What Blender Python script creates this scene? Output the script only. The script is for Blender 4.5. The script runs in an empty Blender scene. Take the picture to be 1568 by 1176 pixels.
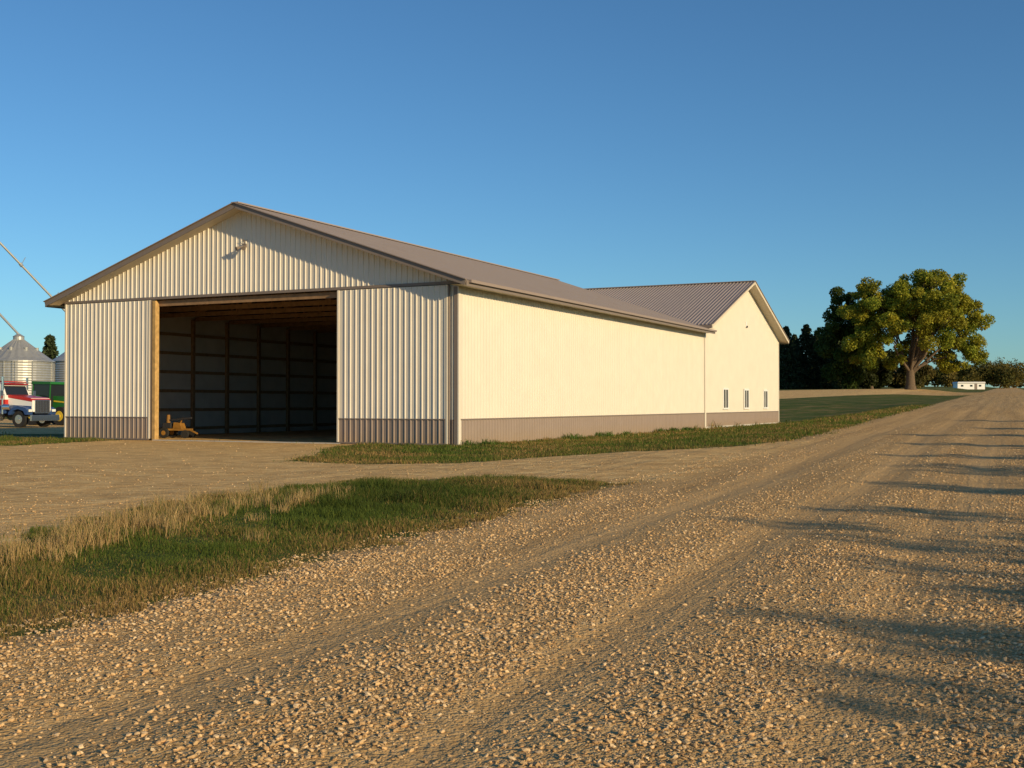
import bpy, math, random
import numpy as np
from mathutils import Vector, Matrix
rng = np.random.default_rng(7)
random.seed(7)
scene = bpy.context.scene
COL = scene.collection

# ------------------------------------------------------------------ helpers
def new_mat(name):
    m = bpy.data.materials.new(name); m.use_nodes = True
    nt = m.node_tree; nt.nodes.clear()
    out = nt.nodes.new("ShaderNodeOutputMaterial")
    return m, nt, out
def N(nt, t, **kw):
    n = nt.nodes.new(t)
    for k, v in kw.items():
        if k.startswith("i_"):
            n.inputs[k[2:].replace("_", " ")].default_value = v
        else:
            setattr(n, k, v)
    return n
def ramp(nt, stops, interp='LINEAR'):
    n = nt.nodes.new("ShaderNodeValToRGB"); cr = n.color_ramp; cr.interpolation = interp
    while len(cr.elements) < len(stops): cr.elements.new(0.5)
    for e, (p, c) in zip(cr.elements, stops):
        e.position = p; e.color = (c[0], c[1], c[2], 1) if not isinstance(c, (int, float)) else (c, c, c, 1)
    return n
def mixc(nt, fac, a, b, mode='MIX'):
    n = nt.nodes.new("ShaderNodeMix"); n.data_type = 'RGBA'; n.blend_type = mode
    for idx, v in ((0, fac), (6, a), (7, b)):
        if hasattr(v, "links"): nt.links.new(v, n.inputs[idx])
        elif isinstance(v, (tuple, list)): n.inputs[idx].default_value = (v[0], v[1], v[2], 1)
        else: n.inputs[idx].default_value = v
    return n.outputs[2]
def math_(nt, op, a, b=None, c=None):
    n = nt.nodes.new("ShaderNodeMath"); n.operation = op
    for i, v in enumerate((a, b, c)):
        if v is None: continue
        if hasattr(v, "links"): nt.links.new(v, n.inputs[i])
        else: n.inputs[i].default_value = v
    return n.outputs[0]

def paint(name, col, rough=0.45, metal=0.0, var=0.08, bump=0.0, nscale=3.0, dirt=0.0, spec=0.4):
    m, nt, out = new_mat(name)
    b = N(nt, "ShaderNodeBsdfPrincipled"); b.inputs["Roughness"].default_value = rough
    b.inputs["Metallic"].default_value = metal
    b.inputs["Specular IOR Level"].default_value = spec
    tc = N(nt, "ShaderNodeTexCoord")
    no = N(nt, "ShaderNodeTexNoise", i_Scale=nscale, i_Detail=5.0); nt.links.new(tc.outputs["Object"], no.inputs["Vector"])
    r = ramp(nt, [(0.25, tuple(c*(1-var) for c in col)), (0.75, tuple(min(1, c*(1+var)) for c in col))])
    nt.links.new(no.outputs[0], r.inputs[0])
    colr = r.outputs[0]
    if dirt > 0:
        sx = N(nt, "ShaderNodeSeparateXYZ"); nt.links.new(tc.outputs["Object"], sx.inputs[0])
        n2 = N(nt, "ShaderNodeTexNoise", i_Scale=2.2, i_Detail=8.0); nt.links.new(tc.outputs["Object"], n2.inputs["Vector"])
        h = math_(nt, 'SUBTRACT', 1.0, math_(nt, 'DIVIDE', sx.outputs[2], 0.55))
        h = math_(nt, 'MULTIPLY', math_(nt, 'MAXIMUM', h, 0.0), math_(nt, 'MULTIPLY', n2.outputs[0], dirt*1.8))
        h = math_(nt, 'MINIMUM', h, 1.0)
        colr = mixc(nt, h, colr, (0.30, 0.22, 0.14))
    nt.links.new(colr, b.inputs["Base Color"])
    if bump > 0:
        bp = N(nt, "ShaderNodeBump", i_Strength=bump, i_Distance=0.02); n3 = N(nt, "ShaderNodeTexNoise", i_Scale=nscale*0.6, i_Detail=3.0)
        nt.links.new(tc.outputs["Object"], n3.inputs["Vector"]); nt.links.new(n3.outputs[0], bp.inputs["Height"]); nt.links.new(bp.outputs[0], b.inputs["Normal"])
    nt.links.new(b.outputs[0], out.inputs[0])
    return m

def vcol_mat(name, rough=0.8, trans=0.0, spec=0.2, bump=0.0):
    m, nt, out = new_mat(name)
    a = N(nt, "ShaderNodeAttribute", attribute_name="Col")
    b = N(nt, "ShaderNodeBsdfPrincipled"); b.inputs["Roughness"].default_value = rough; b.inputs["Specular IOR Level"].default_value = spec
    nt.links.new(a.outputs["Color"], b.inputs["Base Color"])
    if bump:
        bp = N(nt, "ShaderNodeBump", i_Strength=bump, i_Distance=0.01); n3 = N(nt, "ShaderNodeTexNoise", i_Scale=90.0)
        nt.links.new(n3.outputs[0], bp.inputs["Height"]); nt.links.new(bp.outputs[0], b.inputs["Normal"])
    if trans > 0:
        t = N(nt, "ShaderNodeBsdfTranslucent"); nt.links.new(a.outputs["Color"], t.inputs[0])
        mx = N(nt, "ShaderNodeMixShader"); mx.inputs[0].default_value = trans
        nt.links.new(b.outputs[0], mx.inputs[1]); nt.links.new(t.outputs[0], mx.inputs[2]); nt.links.new(mx.outputs[0], out.inputs[0])
    else:
        nt.links.new(b.outputs[0], out.inputs[0])
    return m

def np_mesh(name, V, F, mat=None, col=None, smooth=False, parent=None, attrs=None):
    me = bpy.data.meshes.new(name)
    V = np.asarray(V, dtype=np.float32); F = np.asarray(F, dtype=np.int32)
    k = F.shape[1]
    me.vertices.add(len(V)); me.vertices.foreach_set("co", V.ravel())
    me.loops.add(F.size); me.loops.foreach_set("vertex_index", F.ravel())
    me.polygons.add(len(F)); me.polygons.foreach_set("loop_start", np.arange(0, F.size, k, dtype=np.int32))
    me.update(calc_edges=True)
    me.polygons.foreach_set("use_smooth", np.full(len(F), smooth))
    if col is not None:
        ca = me.color_attributes.new("Col", 'FLOAT_COLOR', 'POINT')
        c4 = np.ones((len(V), 4), dtype=np.float32); c4[:, :3] = col
        ca.data.foreach_set("color", c4.ravel())
    if attrs:
        for an, av in attrs.items():
            at = me.attributes.new(an, 'FLOAT', 'POINT'); at.data.foreach_set("value", np.asarray(av, dtype=np.float32).ravel())
    if mat: me.materials.append(mat)
    o = bpy.data.objects.new(name, me); COL.objects.link(o)
    if parent: o.parent = parent
    return o

class MB:
    def __init__(s): s.v = []; s.f = []; s.m = []; s.mats = []
    def mi(s, mat):
        if mat not in s.mats: s.mats.append(mat)
        return s.mats.index(mat)
    def add(s, verts, faces, mat):
        o = len(s.v); s.v += [tuple(v) for v in verts]
        i = s.mi(mat)
        for f in faces: s.f.append(tuple(o+a for a in f)); s.m.append(i)
    def box(s, c, d, mat, R=None):
        hx, hy, hz = d[0]/2, d[1]/2, d[2]/2
        vs = [Vector((x, y, z)) for z in (-hz, hz) for y in (-hy, hy) for x in (-hx, hx)]
        if R is not None: vs = [R @ v for v in vs]
        vs = [v+Vector(c) for v in vs]
        s.add(vs, [(0, 2, 3, 1), (4, 5, 7, 6), (0, 1, 5, 4), (2, 6, 7, 3), (0, 4, 6, 2), (1, 3, 7, 5)], mat)
    def beam(s, p1, p2, w, h, mat):
        p1 = Vector(p1); p2 = Vector(p2); d = p2-p1; L = d.length; d.normalize()
        up = Vector((0, 0, 1)) if abs(d.z) < 0.98 else Vector((0, 1, 0))
        sd = d.cross(up).normalized(); up2 = sd.cross(d).normalized()
        R = Matrix((d, sd, up2)).transposed()
        s.box((p1+p2)/2, (L, w, h), mat, R)
    def cyl(s, p1, p2, r1, r2, mat, n=12, caps=True):
        p1 = Vector(p1); p2 = Vector(p2); d = (p2-p1).normalized()
        a = d.orthogonal().normalized(); b = d.cross(a)
        vs = []
        for p, r in ((p1, r1), (p2, r2)):
            for i in range(n):
                t = 2*math.pi*i/n; vs.append(p+(a*math.cos(t)+b*math.sin(t))*r)
        fs = [(i, (i+1) % n, n+(i+1) % n, n+i) for i in range(n)]
        if caps: fs += [tuple(range(n-1, -1, -1)), tuple(range(n, 2*n))]
        s.add(vs, fs, mat)
    def extr(s, prof, y0, y1, mat):
        n = len(prof)
        vs = [(x, y0, z) for x, z in prof]+[(x, y1, z) for x, z in prof]
        fs = [(i, (i+1) % n, n+(i+1) % n, n+i) for i in range(n)]+[tuple(range(n-1, -1, -1)), tuple(range(n, 2*n))]
        s.add(vs, fs, mat)
    def obj(s, name, parent=None, bevel=0, smooth=False):
        me = bpy.data.meshes.new(name); me.from_pydata(s.v, [], s.f); me.update()
        for m in s.mats: me.materials.append(m)
        me.polygons.foreach_set("material_index", s.m)
        me.polygons.foreach_set("use_smooth", [smooth]*len(s.f))
        o = bpy.data.objects.new(name, me); COL.objects.link(o)
        if parent: o.parent = parent
        if bevel:
            b = o.modifiers.new("bev", 'BEVEL'); b.width = bevel; b.segments = 2; b.limit_method = 'ANGLE'
        return o
def empty(name, loc=(0, 0, 0), rz=0):
    e = bpy.data.objects.new(name, None); e.location = loc; e.rotation_euler = (0, 0, rz); COL.objects.link(e); return e
def ss(a, b, x):
    t = np.clip((x-a)/(b-a), 0, 1); return t*t*(3-2*t)
_ph = rng.uniform(0, 6.28, (12,)); _an = rng.uniform(0, 6.28, (12,))
def sn(x, y, sc):
    r = 0
    for i in range(12):
        f = sc*(0.6+0.17*i)
        r = r+np.sin((x*np.cos(_an[i])+y*np.sin(_an[i]))*f+_ph[i])
    return r/5.0

# ------------------------------------------------------------------ terrain maths
RX, RY = 0.3978, 0.9174
P0 = (-6.43, 0.0); T0 = RX*P0[0]+RY*P0[1]
ROADW = 10.5
def te(x, y):
    t = RX*x+RY*y
    e = -((x-P0[0])*RY-(y-P0[1])*RX)
    return t, e
def xy(t, e):
    return P0[0]+(t-T0)*RX-e*RY, P0[1]+(t-T0)*RY+e*RX
def zroad(t):
    return np.where(t < 900, -0.15+0.01468*t, -0.15+0.01468*900-0.01*(t-900))
def track(t, e):
    """1 in the packed wheel tracks"""
    w = .12*np.sin(t*.21)+.07*np.sin(t*.53+1)
    g = lambda c, s: np.exp(-((e-c-w)/s)**2)
    return np.clip(g(-2.0, .36)+g(-3.75, .38)+.8*g(-5.3, .40)+.8*g(-7.1, .42), 0, 1)
def height(x, y):
    t, e = te(x, y)
    zr = zroad(t)
    crown = 0.07*(1-((np.clip(e, -ROADW, 0)+ROADW/2)/(ROADW/2))**2)
    near = 1-ss(60, 120, t)
    crown = crown-near*.03*track(t, e)+near*.025*np.exp(-((e+.45)/.3)**2)
    b = ss(0.0, 9.0, e)
    zb = zr*ss(85, 125, t)+1.0*ss(120, 200, t)*ss(0, 15, e)
    zl = zr*(1-b)+zb*b
    zz = np.where(e > 0, zl, zr+crown)
    zz = np.where(e < -ROADW, zr-0.35*ss(0, 4, -(e+ROADW))+0.5*ss(5, 14, -(e+ROADW)), zz)
    zz = zz+0.016*sn(x, y, 1.1)*ss(0.2, 1.5, e)*(1-ss(20, 30, y))
    return zz
def poly_sd(px, py, poly):
    P = np.array(poly, float); n = len(P)
    d = np.full(px.shape, 1e9); ins = np.zeros(px.shape, bool)
    for i in range(n):
        a = P[i]; b = P[(i+1) % n]; ab = b-a
        t = np.clip(((px-a[0])*ab[0]+(py-a[1])*ab[1])/(ab@ab), 0, 1)
        d = np.minimum(d, np.hypot(px-a[0]-t*ab[0], py-a[1]-t*ab[1]))
        c = ((a[1] > py) != (b[1] > py))
        with np.errstate(divide='ignore', invalid='ignore'):
            xx = (b[0]-a[0])*(py-a[1])/(b[1]-a[1]+1e-12)+a[0]
        ins ^= (c & (px < xx))
    return np.where(ins, d, -d)
A = (-1.83, 39.24); AX = (0.8986, -0.4387); VY = (0.4387, 0.8986); RZ = math.atan2(-0.4387, 0.8986)
def bl(x, y): return (A[0]+AX[0]*x+VY[0]*y, A[1]+AX[1]*x+VY[1]*y)
LOT = [(-40, -20), (-14, -12), (-9, 0), (-6.3, 7), (-5.2, 11), (-5.1, 12.9), (-4.9, 15.7), (-3.86, 18.6), (-2.62, 20.5), (-.53, 21.2), (1.0, 20.0), (1.75, 18.9), (3, 18.2),
       (10.5, 35), (8.3, 34.2), (6.2, 31.2), (4.8, 30.2), (3.0, 30), (1.09, 28.9), (-1.3, 27.1), (-3.5, 27.4), (-5.67, 28.9), (-5.5, 33), (-5.9, 38.5), (-5.4, 41.0),
       bl(-4.6, .3), bl(-15.6, .3), (-15.6, 45.6), (-15.9, 44.7), (-17.2, 39.5), (-28, 38), (-90, 30)]
INT = [bl(-18.3, 0.0), bl(-.1, 0.0), bl(-.1, 47), bl(-18.3, 47)]
LOT2 = [(-21, 55), (-100, 53), (-140, 100), (-24, 110)]
DRV = [(28, 133), (49, 155), (76, 190), (110, 262), (74, 236), (44, 187), (20, 170)]
def masks(x, y):
    t, e = te(x, y)
    road = np.minimum(-e, e+ROADW)
    lot = np.maximum.reduce([poly_sd(x, y, LOT), poly_sd(x, y, INT), poly_sd(x, y, LOT2)])
    drv = poly_sd(x, y, DRV)
    return road, lot, drv, t, e

def steps(lo, hi, f0, f1, d, g):
    a = list(np.arange(f0, f1+1e-6, d))
    s = d; v = f1
    while v < hi: s *= g; v += s; a.append(v)
    s = d; v = f0; b = []
    while v > lo: s *= g; v -= s; b.append(v)
    return np.array(b[::-1]+a)
ts = steps(-120, 2500, -2, 42, 0.25, 1.035)
es = steps(-900, 1800, -12, 32, 0.2, 1.05)
es = np.unique(np.round(np.append(es, [0.0, -ROADW]), 4))
Tg, Eg = np.meshgrid(ts, es, indexing='ij')
Xg, Yg = xy(Tg, Eg)
Zg = height(Xg, Yg)
rd, lt, dv, _, _ = masks(Xg.ravel(), Yg.ravel())
sd = np.maximum.reduce([rd, lt, dv]); lotw = np.clip(0.5+(np.maximum(lt, -9)-rd)*1.2, 0, 1)
Vall = np.stack([Xg.ravel(), Yg.ravel(), Zg.ravel()], 1)
nt_, ne_ = Tg.shape
ii, jj = np.meshgrid(np.arange(nt_-1), np.arange(ne_-1), indexing='ij')
q = np.stack([ii*ne_+jj, ii*ne_+jj+1, (ii+1)*ne_+jj+1, (ii+1)*ne_+jj], -1).reshape(-1, 4)[:, ::-1]
ec = (Eg[:-1, :-1]+Eg[1:, 1:]).ravel()/2
isroad = (ec < 0) & (ec > -ROADW)
lotc = np.maximum(lt, dv).reshape(nt_, ne_)[:-1, :-1].ravel()
isdrv = (~isroad) & (lotc > 0)

def terrain_mat():
    m, nt, out = new_mat("terrain")
    L = nt.links.new
    tc = N(nt, "ShaderNodeTexCoord"); P = tc.outputs["Object"]
    asd = N(nt, "ShaderNodeAttribute", attribute_name="sd").outputs["Fac"]
    alot = N(nt, "ShaderNodeAttribute", attribute_name="lot").outputs["Fac"]
    ae = N(nt, "ShaderNodeAttribute", attribute_name="ee").outputs["Fac"]
    at = N(nt, "ShaderNodeAttribute", attribute_name="tt").outputs["Fac"]
    atr = N(nt, "ShaderNodeAttribute", attribute_name="trk").outputs["Fac"]
    def noise(s, d=4, r=0.5, vec=None):
        n = N(nt, "ShaderNodeTexNoise", i_Scale=s, i_Detail=float(d), i_Roughness=r); L(vec or P, n.inputs["Vector"]); return n.outputs[0]
    def vor(s, feature='F1'):
        n = N(nt, "ShaderNodeTexVoronoi", i_Scale=s); n.feature = feature; L(P, n.inputs["Vector"]); return n
    v1 = vor(34.0); v2 = vor(85.0)
    sp = N(nt, "ShaderNodeSeparateColor"); L(v1.outputs["Color"], sp.inputs[0])
    sp2 = N(nt, "ShaderNodeSeparateColor"); L(v2.outputs["Color"], sp2.inputs[0])
    stones = ramp(nt, [(0.0, (0.27, .16, .062)), (0.3, (0.49, .315, .135)), (0.65, (0.63, .42, .19)), (0.9, (0.74, .535, .275)), (1.0, (.82, .65, .40))]); L(sp.outputs[0], stones.inputs[0])
    st2 = ramp(nt, [(0.0, (0.33, .20, .08)), (0.6, (0.56, .37, .16)), (1.0, (.70, .49, .245))]); L(sp2.outputs[0], st2.inputs[0])
    gcol = mixc(nt, 0.55, stones.outputs[0], st2.outputs[0])
    nz = noise(6.0, 6, .65)
    tm = math_(nt, 'MULTIPLY', atr, math_(nt, 'ADD', nz, .25))
    gcol = mixc(nt, math_(nt, 'MULTIPLY', tm, .75), gcol, (.57, .385, .18))
    cv = N(nt, "ShaderNodeCombineXYZ"); L(math_(nt, 'MULTIPLY', ae, 1.9), cv.inputs[0]); L(math_(nt, 'MULTIPLY', at, 0.06), cv.inputs[1])
    strk = noise(1.0, 5, 0.6, cv.outputs[0])
    sr = ramp(nt, [(0.3, (.76, .74, .72)), (0.7, (1.12, 1.1, 1.07))]); L(strk, sr.inputs[0])
    gcol = mixc(nt, 1.0, gcol, sr.outputs[0], 'MULTIPLY')
    fine = noise(40, 6, 0.7)
    lr = ramp(nt, [(0.3, (.48, .30, .12)), (0.55, (.70, .46, .20)), (0.75, (.84, .59, .28))]); L(fine, lr.inputs[0])
    lcol = mixc(nt, 0.3, lr.outputs[0], stones.outputs[0])
    pat = noise(0.9, 6, 0.6); pr = ramp(nt, [(0.35, (.78, .74, .68)), (0.65, (1.12, 1.08, .98))]); L(pat, pr.inputs[0])
    lcol = mixc(nt, 1.0, lcol, pr.outputs[0], 'MULTIPLY')
    sv = N(nt, "ShaderNodeMapping"); L(P, sv.inputs[0]); sv.inputs["Scale"].default_value = (1, 3.2, 1); sv.inputs["Rotation"].default_value = (0, 0, .4)
    sl = noise(1.3, 7, .72, sv.outputs[0]); slr = ramp(nt, [(.50, 0.0), (.62, .85)]); L(sl, slr.inputs[0])
    lcol = mixc(nt, slr.outputs[0], lcol, (.86, .62, .28))
    grav = mixc(nt, alot, gcol, lcol)
    gn = noise(0.45, 6, 0.6); gf = noise(14, 5, 0.7)
    gr = ramp(nt, [(0.32, (.05, .08, .014)), (0.48, (.085, .11, .022)), (0.60, (.17, .14, .045)), (0.76, (.27, .20, .085))]); L(gn, gr.inputs[0])
    gr2 = ramp(nt, [(0.3, (.55, .55, .55)), (0.7, (1.35, 1.35, 1.3))]); L(gf, gr2.inputs[0])
    gras = mixc(nt, 1.0, gr.outputs[0], gr2.outputs[0], 'MULTIPLY')
    ns = noise(1.6, 7, 0.7)
    w = math_(nt, 'ADD', asd, math_(nt, 'MULTIPLY', math_(nt, 'SUBTRACT', ns, 0.5), 1.9))
    mk = ramp(nt, [(0.45, 0.0), (0.55, 1.0)]); L(math_(nt, 'ADD', w, 0.5), mk.inputs[0])
    col = mixc(nt, mk.outputs[0], gras, grav)
    b = N(nt, "ShaderNodeBsdfPrincipled"); b.inputs["Roughness"].default_value = 0.95; b.inputs["Specular IOR Level"].default_value = 0.1
    L(col, b.inputs["Base Color"])
    d1 = math_(nt, 'SUBTRACT', 1.0, v1.outputs["Distance"]); d2 = math_(nt, 'SUBTRACT', 1.0, v2.outputs["Distance"])
    hs = math_(nt, 'ADD', math_(nt, 'MULTIPLY', d1, 0.016), math_(nt, 'MULTIPLY', d2, 0.007))
    hs = math_(nt, 'MULTIPLY', hs, math_(nt, 'SUBTRACT', 1.0, math_(nt, 'MULTIPLY', alot, 0.5)))
    hs = math_(nt, 'MULTIPLY', hs, math_(nt, 'SUBTRACT', 1.0, math_(nt, 'MULTIPLY', tm, 0.6)))
    hs = math_(nt, 'ADD', hs, math_(nt, 'MULTIPLY', noise(5, 5, .6), 0.035))
    hs = math_(nt, 'ADD', hs, math_(nt, 'MULTIPLY', strk, 0.06))
    bp = N(nt, "ShaderNodeBump", i_Strength=1.0, i_Distance=1.0); L(hs, bp.inputs["Height"]); L(bp.outputs[0], b.inputs["Normal"])
    L(b.outputs[0], out.inputs[0])
    return m
TM = terrain_mat()
trk = track(Tg, Eg).ravel()*(rd > 0)
def sub(name, sel):
    F = q[sel]; u, inv = np.unique(F, return_inverse=True)
    np_mesh(name, Vall[u], inv.reshape(F.shape), TM, smooth=True,
            attrs={"sd": np.clip(sd[u], -5, 5), "lot": lotw[u], "ee": Eg.ravel()[u], "tt": Tg.ravel()[u], "trk": trk[u]})
sub("gravel_road", isroad); sub("gravel_driveway", isdrv); sub("ground", ~(isroad | isdrv))

# ------------------------------------------------------------------ gravel stones
phi = (1+5**.5)/2
ico = np.array([(-1, phi, 0), (1, phi, 0), (-1, -phi, 0), (1, -phi, 0), (0, -1, phi), (0, 1, phi), (0, -1, -phi), (0, 1, -phi), (phi, 0, -1), (phi, 0, 1), (-phi, 0, -1), (-phi, 0, 1)])/1.902
icf = np.array([(0, 11, 5), (0, 5, 1), (0, 1, 7), (0, 7, 10), (0, 10, 11), (1, 5, 9), (5, 11, 4), (11, 10, 2), (10, 7, 6), (7, 1, 8), (3, 9, 4), (3, 4, 2), (3, 2, 6), (3, 6, 8), (3, 8, 9), (4, 9, 5), (2, 4, 11), (6, 2, 10), (8, 6, 7), (9, 8, 1)])
def sample_band(y1, y2, dens, xa=-.52, xb=.5):
    area = (xb-xa)*(y2*y2-y1*y1)/2; n = int(area*dens)
    y = np.sqrt(rng.uniform(y1*y1, y2*y2, n)); x = rng.uniform(xa, xb, n)*y
    return x, y
sx, sy, sr_ = [], [], []
for (y1, y2, dn, r0, r1) in [(3.5, 7, 1600, .004, .0165), (7, 11, 900, .005, .0175), (11, 17, 360, .0065, .018), (17, 28, 70, .009, .020), (28, 45, 12, .012, .024)]:
    x, y = sample_band(y1, y2, dn)
    road, lot, drv, t, e = masks(x, y)
    clus = np.clip(.5+.6*sn(e*2.2, t*.5, 1.4), 0, 1)
    p = np.where(road > -0.35, (1-.85*track(t, e))*(.4+.6*clus), 0)
    p = np.where((road < 0) & (road > -.35), 0.45, p)
    p = np.where((lot > 0) & (road < 0), 0.10, p)
    p = np.where((np.abs(road) < .5), np.maximum(p, .7)*(road > -.4), p)
    k = rng.uniform(size=len(x)) < p
    lx = (x-A[0])*AX[0]+(y-A[1])*AX[1]; ly = (x-A[0])*VY[0]+(y-A[1])*VY[1]
    k &= ~((lx < .1) & (ly > -.1))
    x = x[k]; y = y[k]; sx.append(x); sy.append(y)
    u = rng.uniform(size=len(x))**2.5; sr_.append(r0+(r1-r0)*u)
sx = np.concatenate(sx); sy = np.concatenate(sy); sr_ = np.concatenate(sr_); n = len(sx)
sz = height(sx, sy)
base = ico[None]*(1+rng.uniform(-.28, .28, (n, 12, 1)))
scl = np.stack([rng.uniform(.8, 1.4, n), rng.uniform(.7, 1.1, n), rng.uniform(.45, .8, n)], 1)[:, None, :]
base = base*scl
th = rng.uniform(0, 6.28, n); c, s_ = np.cos(th)[:, None], np.sin(th)[:, None]
bx = base[..., 0]*c-base[..., 1]*s_; by = base[..., 0]*s_+base[..., 1]*c; bz = base[..., 2]
tl = rng.uniform(-.4, .4, (n, 1)); bz2 = bz+bx*tl
V = np.stack([bx, by, bz2], -1)*sr_[:, None, None]+np.stack([sx, sy, sz+sr_*.3], -1)[:, None, :]
F = (icf[None]+(np.arange(n)*12)[:, None, None]).reshape(-1, 3)
pal = np.array([(.62, .44, .245), (.70, .51, .30), (.52, .355, .19), (.76, .60, .40), (.38, .255, .145), (.54, .42, .29), (.67, .45, .24)])*np.array([.93, .88, .78])
cc = pal[rng.choice(7, n, p=[.28, .20, .17, .08, .09, .08, .10])]*rng.uniform(.82, 1.1, (n, 1))
np_mesh("gravel_stones", V.reshape(-1, 3), F, vcol_mat("stone", .85, 0, .2, 0.4), col=np.repeat(cc, 12, 0))

# ------------------------------------------------------------------ grass
def blades(name, x, y, h, w, col, lean=0.5, mat=None):
    n = len(x); z = height(x, y)-0.005
    th = rng.uniform(0, 6.28, n); dx, dy = np.cos(th), np.sin(th)
    ld = rng.uniform(0, 6.28, n); ll = rng.uniform(.1, 1, n)*lean*h
    lx, ly = np.cos(ld)*ll, np.sin(ld)*ll
    B = np.stack([x, y, z], 1)
    D = np.stack([dx*w/2, dy*w/2, 0*w], 1)
    M = B+np.stack([lx*.35, ly*.35, h*.6], 1); Tp = B+np.stack([lx, ly, h*rng.uniform(.7, 1, n)], 1)
    V = np.stack([B-D, B+D, M-D*.7, M+D*.7, Tp], 1).reshape(-1, 3)
    f = np.array([(0, 1, 2), (1, 3, 2), (2, 3, 4)])
    F = (f[None]+(np.arange(n)*5)[:, None, None]).reshape(-1, 3)
    return np_mesh(name, V, F, mat, col=np.repeat(col, 5, 0))
GM = vcol_mat("grass_blade", .7, .35, .15)
gx, gy, gh, gw = [], [], [], []
for (y1, y2, dn, h0, w0) in [(5, 12, 2600, .055, .005), (12, 21, 1700, .065, .007), (21, 32, 500, .07, .012), (32, 50, 260, .08, .018), (50, 95, 60, .10, .035)]:
    x, y = sample_band(y1, y2, dn)
    road, lot, drv, t, e = masks(x, y)
    s = np.maximum.reduce([road, lot, drv])+0.28*sn(x, y, 2.3)+.2*sn(x, y, 5.5)
    s = np.where(rng.uniform(size=len(x)) < .06, s-.45, s)
    lx = (x-A[0])*AX[0]+(y-A[1])*AX[1]; ly = (x-A[0])*VY[0]+(y-A[1])*VY[1]
    ins = (lx < .05) & (ly > -.05) & (lx > -27)
    k = (s < 0) & ~ins & (e > -1.0)
    cl = 0.5+0.6*sn(x+3, y, 3.0)
    near_wall = (np.abs(lx) < .5) & (ly > -.5)
    hh = h0*(0.4+1.2*np.clip(cl, 0, 1.5))*rng.uniform(.5, 1.4, len(x))*np.where(near_wall, 1.0+1.6*np.clip(sn(x, y, 1.7), 0, 1), 1)
    lush_shade = np.exp(-(((x+1.6)/1.6)**2+((y-17.2)/2.2)**2)); hh = hh*(1+.9*lush_shade)
    gx.append(x[k]); gy.append(y[k]); gh.append(hh[k]); gw.append(np.full(k.sum(), w0)*rng.uniform(.7, 1.4, k.sum()))
gx = np.concatenate(gx); gy = np.concatenate(gy); gh = np.concatenate(gh); gw = np.concatenate(gw)
n = len(gx)
lush_shade = np.exp(-(((gx+1.6)/1.8)**2+((gy-17.2)/2.4)**2))
pt = np.clip(.5+.5*sn(gx, gy, .9)+rng.normal(0, .24, n)-.4*lush_shade, 0, 1)[:, None]
_, ge = te(gx, gy)
green = np.array([.115, .150, .024]); green2 = np.array([.06, .10, .018]); straw = np.array([.42, .27, .10])
r = rng.uniform(size=(n, 1)); gc = green*r+green2*(1-r)
gc = gc*(1-.35*lush_shade[:, None])  # blades of this taller patch coloured darker, in place of a cast shadow
dry = np.clip((pt-.36)*2.4, 0, 1)*(rng.uniform(size=(n, 1)) < .75)
edge = np.clip(1-ge/1.2, 0, 1)*(gy < 24)
dry = np.maximum(dry, (rng.uniform(size=(n, 1)) < .8*edge[:, None])*.85)
gc = gc*(1-dry)+straw*dry*rng.uniform(.45, 1.05, (n, 1))
gc = gc*rng.uniform(.75, 1.3, (n, 1))
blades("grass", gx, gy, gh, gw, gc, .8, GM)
NC = 190; n = 8500
ctt = rng.beta(1.3, 1.1, NC); w_ = rng.uniform(.1, 1, NC)**2; w_ /= w_.sum(); cid = rng.choice(NC, n, p=w_)
off = rng.normal(0, .42, (NC, 2)); chh = rng.uniform(.45, 1.2, NC)
lx_ = [-5.2, -4.5, -4.2, -2.9]; ly_ = [8.6, 12.0, 14.6, 17.2]
px_ = np.interp(ctt, [0, .35, .7, 1], lx_)[cid]+off[cid, 0]+rng.normal(0, .07, n); py_ = np.interp(ctt, [0, .35, .7, 1], ly_)[cid]+off[cid, 1]*1.6+rng.normal(0, .07, n)
r = rng.uniform(size=(n, 1)); cc = np.array([.60, .42, .19])*r+np.array([.36, .24, .10])*(1-r)
gsel = rng.uniform(size=(n, 1)) < .15; cc = np.where(gsel, np.array([[.11, .15, .03]]), cc)
blades("tall_dry_grass", px_, py_, rng.uniform(.12, .33, n)*chh[cid], rng.uniform(.003, .007, n), cc, .75, GM)
NW = 16; n = 900
wy = np.sort(rng.uniform(.2, 29, NW)); wy[:4] = [.25, 1.0, 9.0, 9.3]
cid = rng.integers(0, NW, n); wx = .3+rng.uniform(0, .3, NW)
lxw = wx[cid]+rng.normal(0, .12, n); lyw = wy[cid]+rng.normal(0, .15, n)
X, Y = bl(lxw, lyw)
blades("weeds", X, Y, rng.uniform(.1, .32, n), rng.uniform(.02, .04, n), np.array([.09, .15, .03])*rng.uniform(.6, 1.3, (n, 1)), .9, GM)

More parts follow.
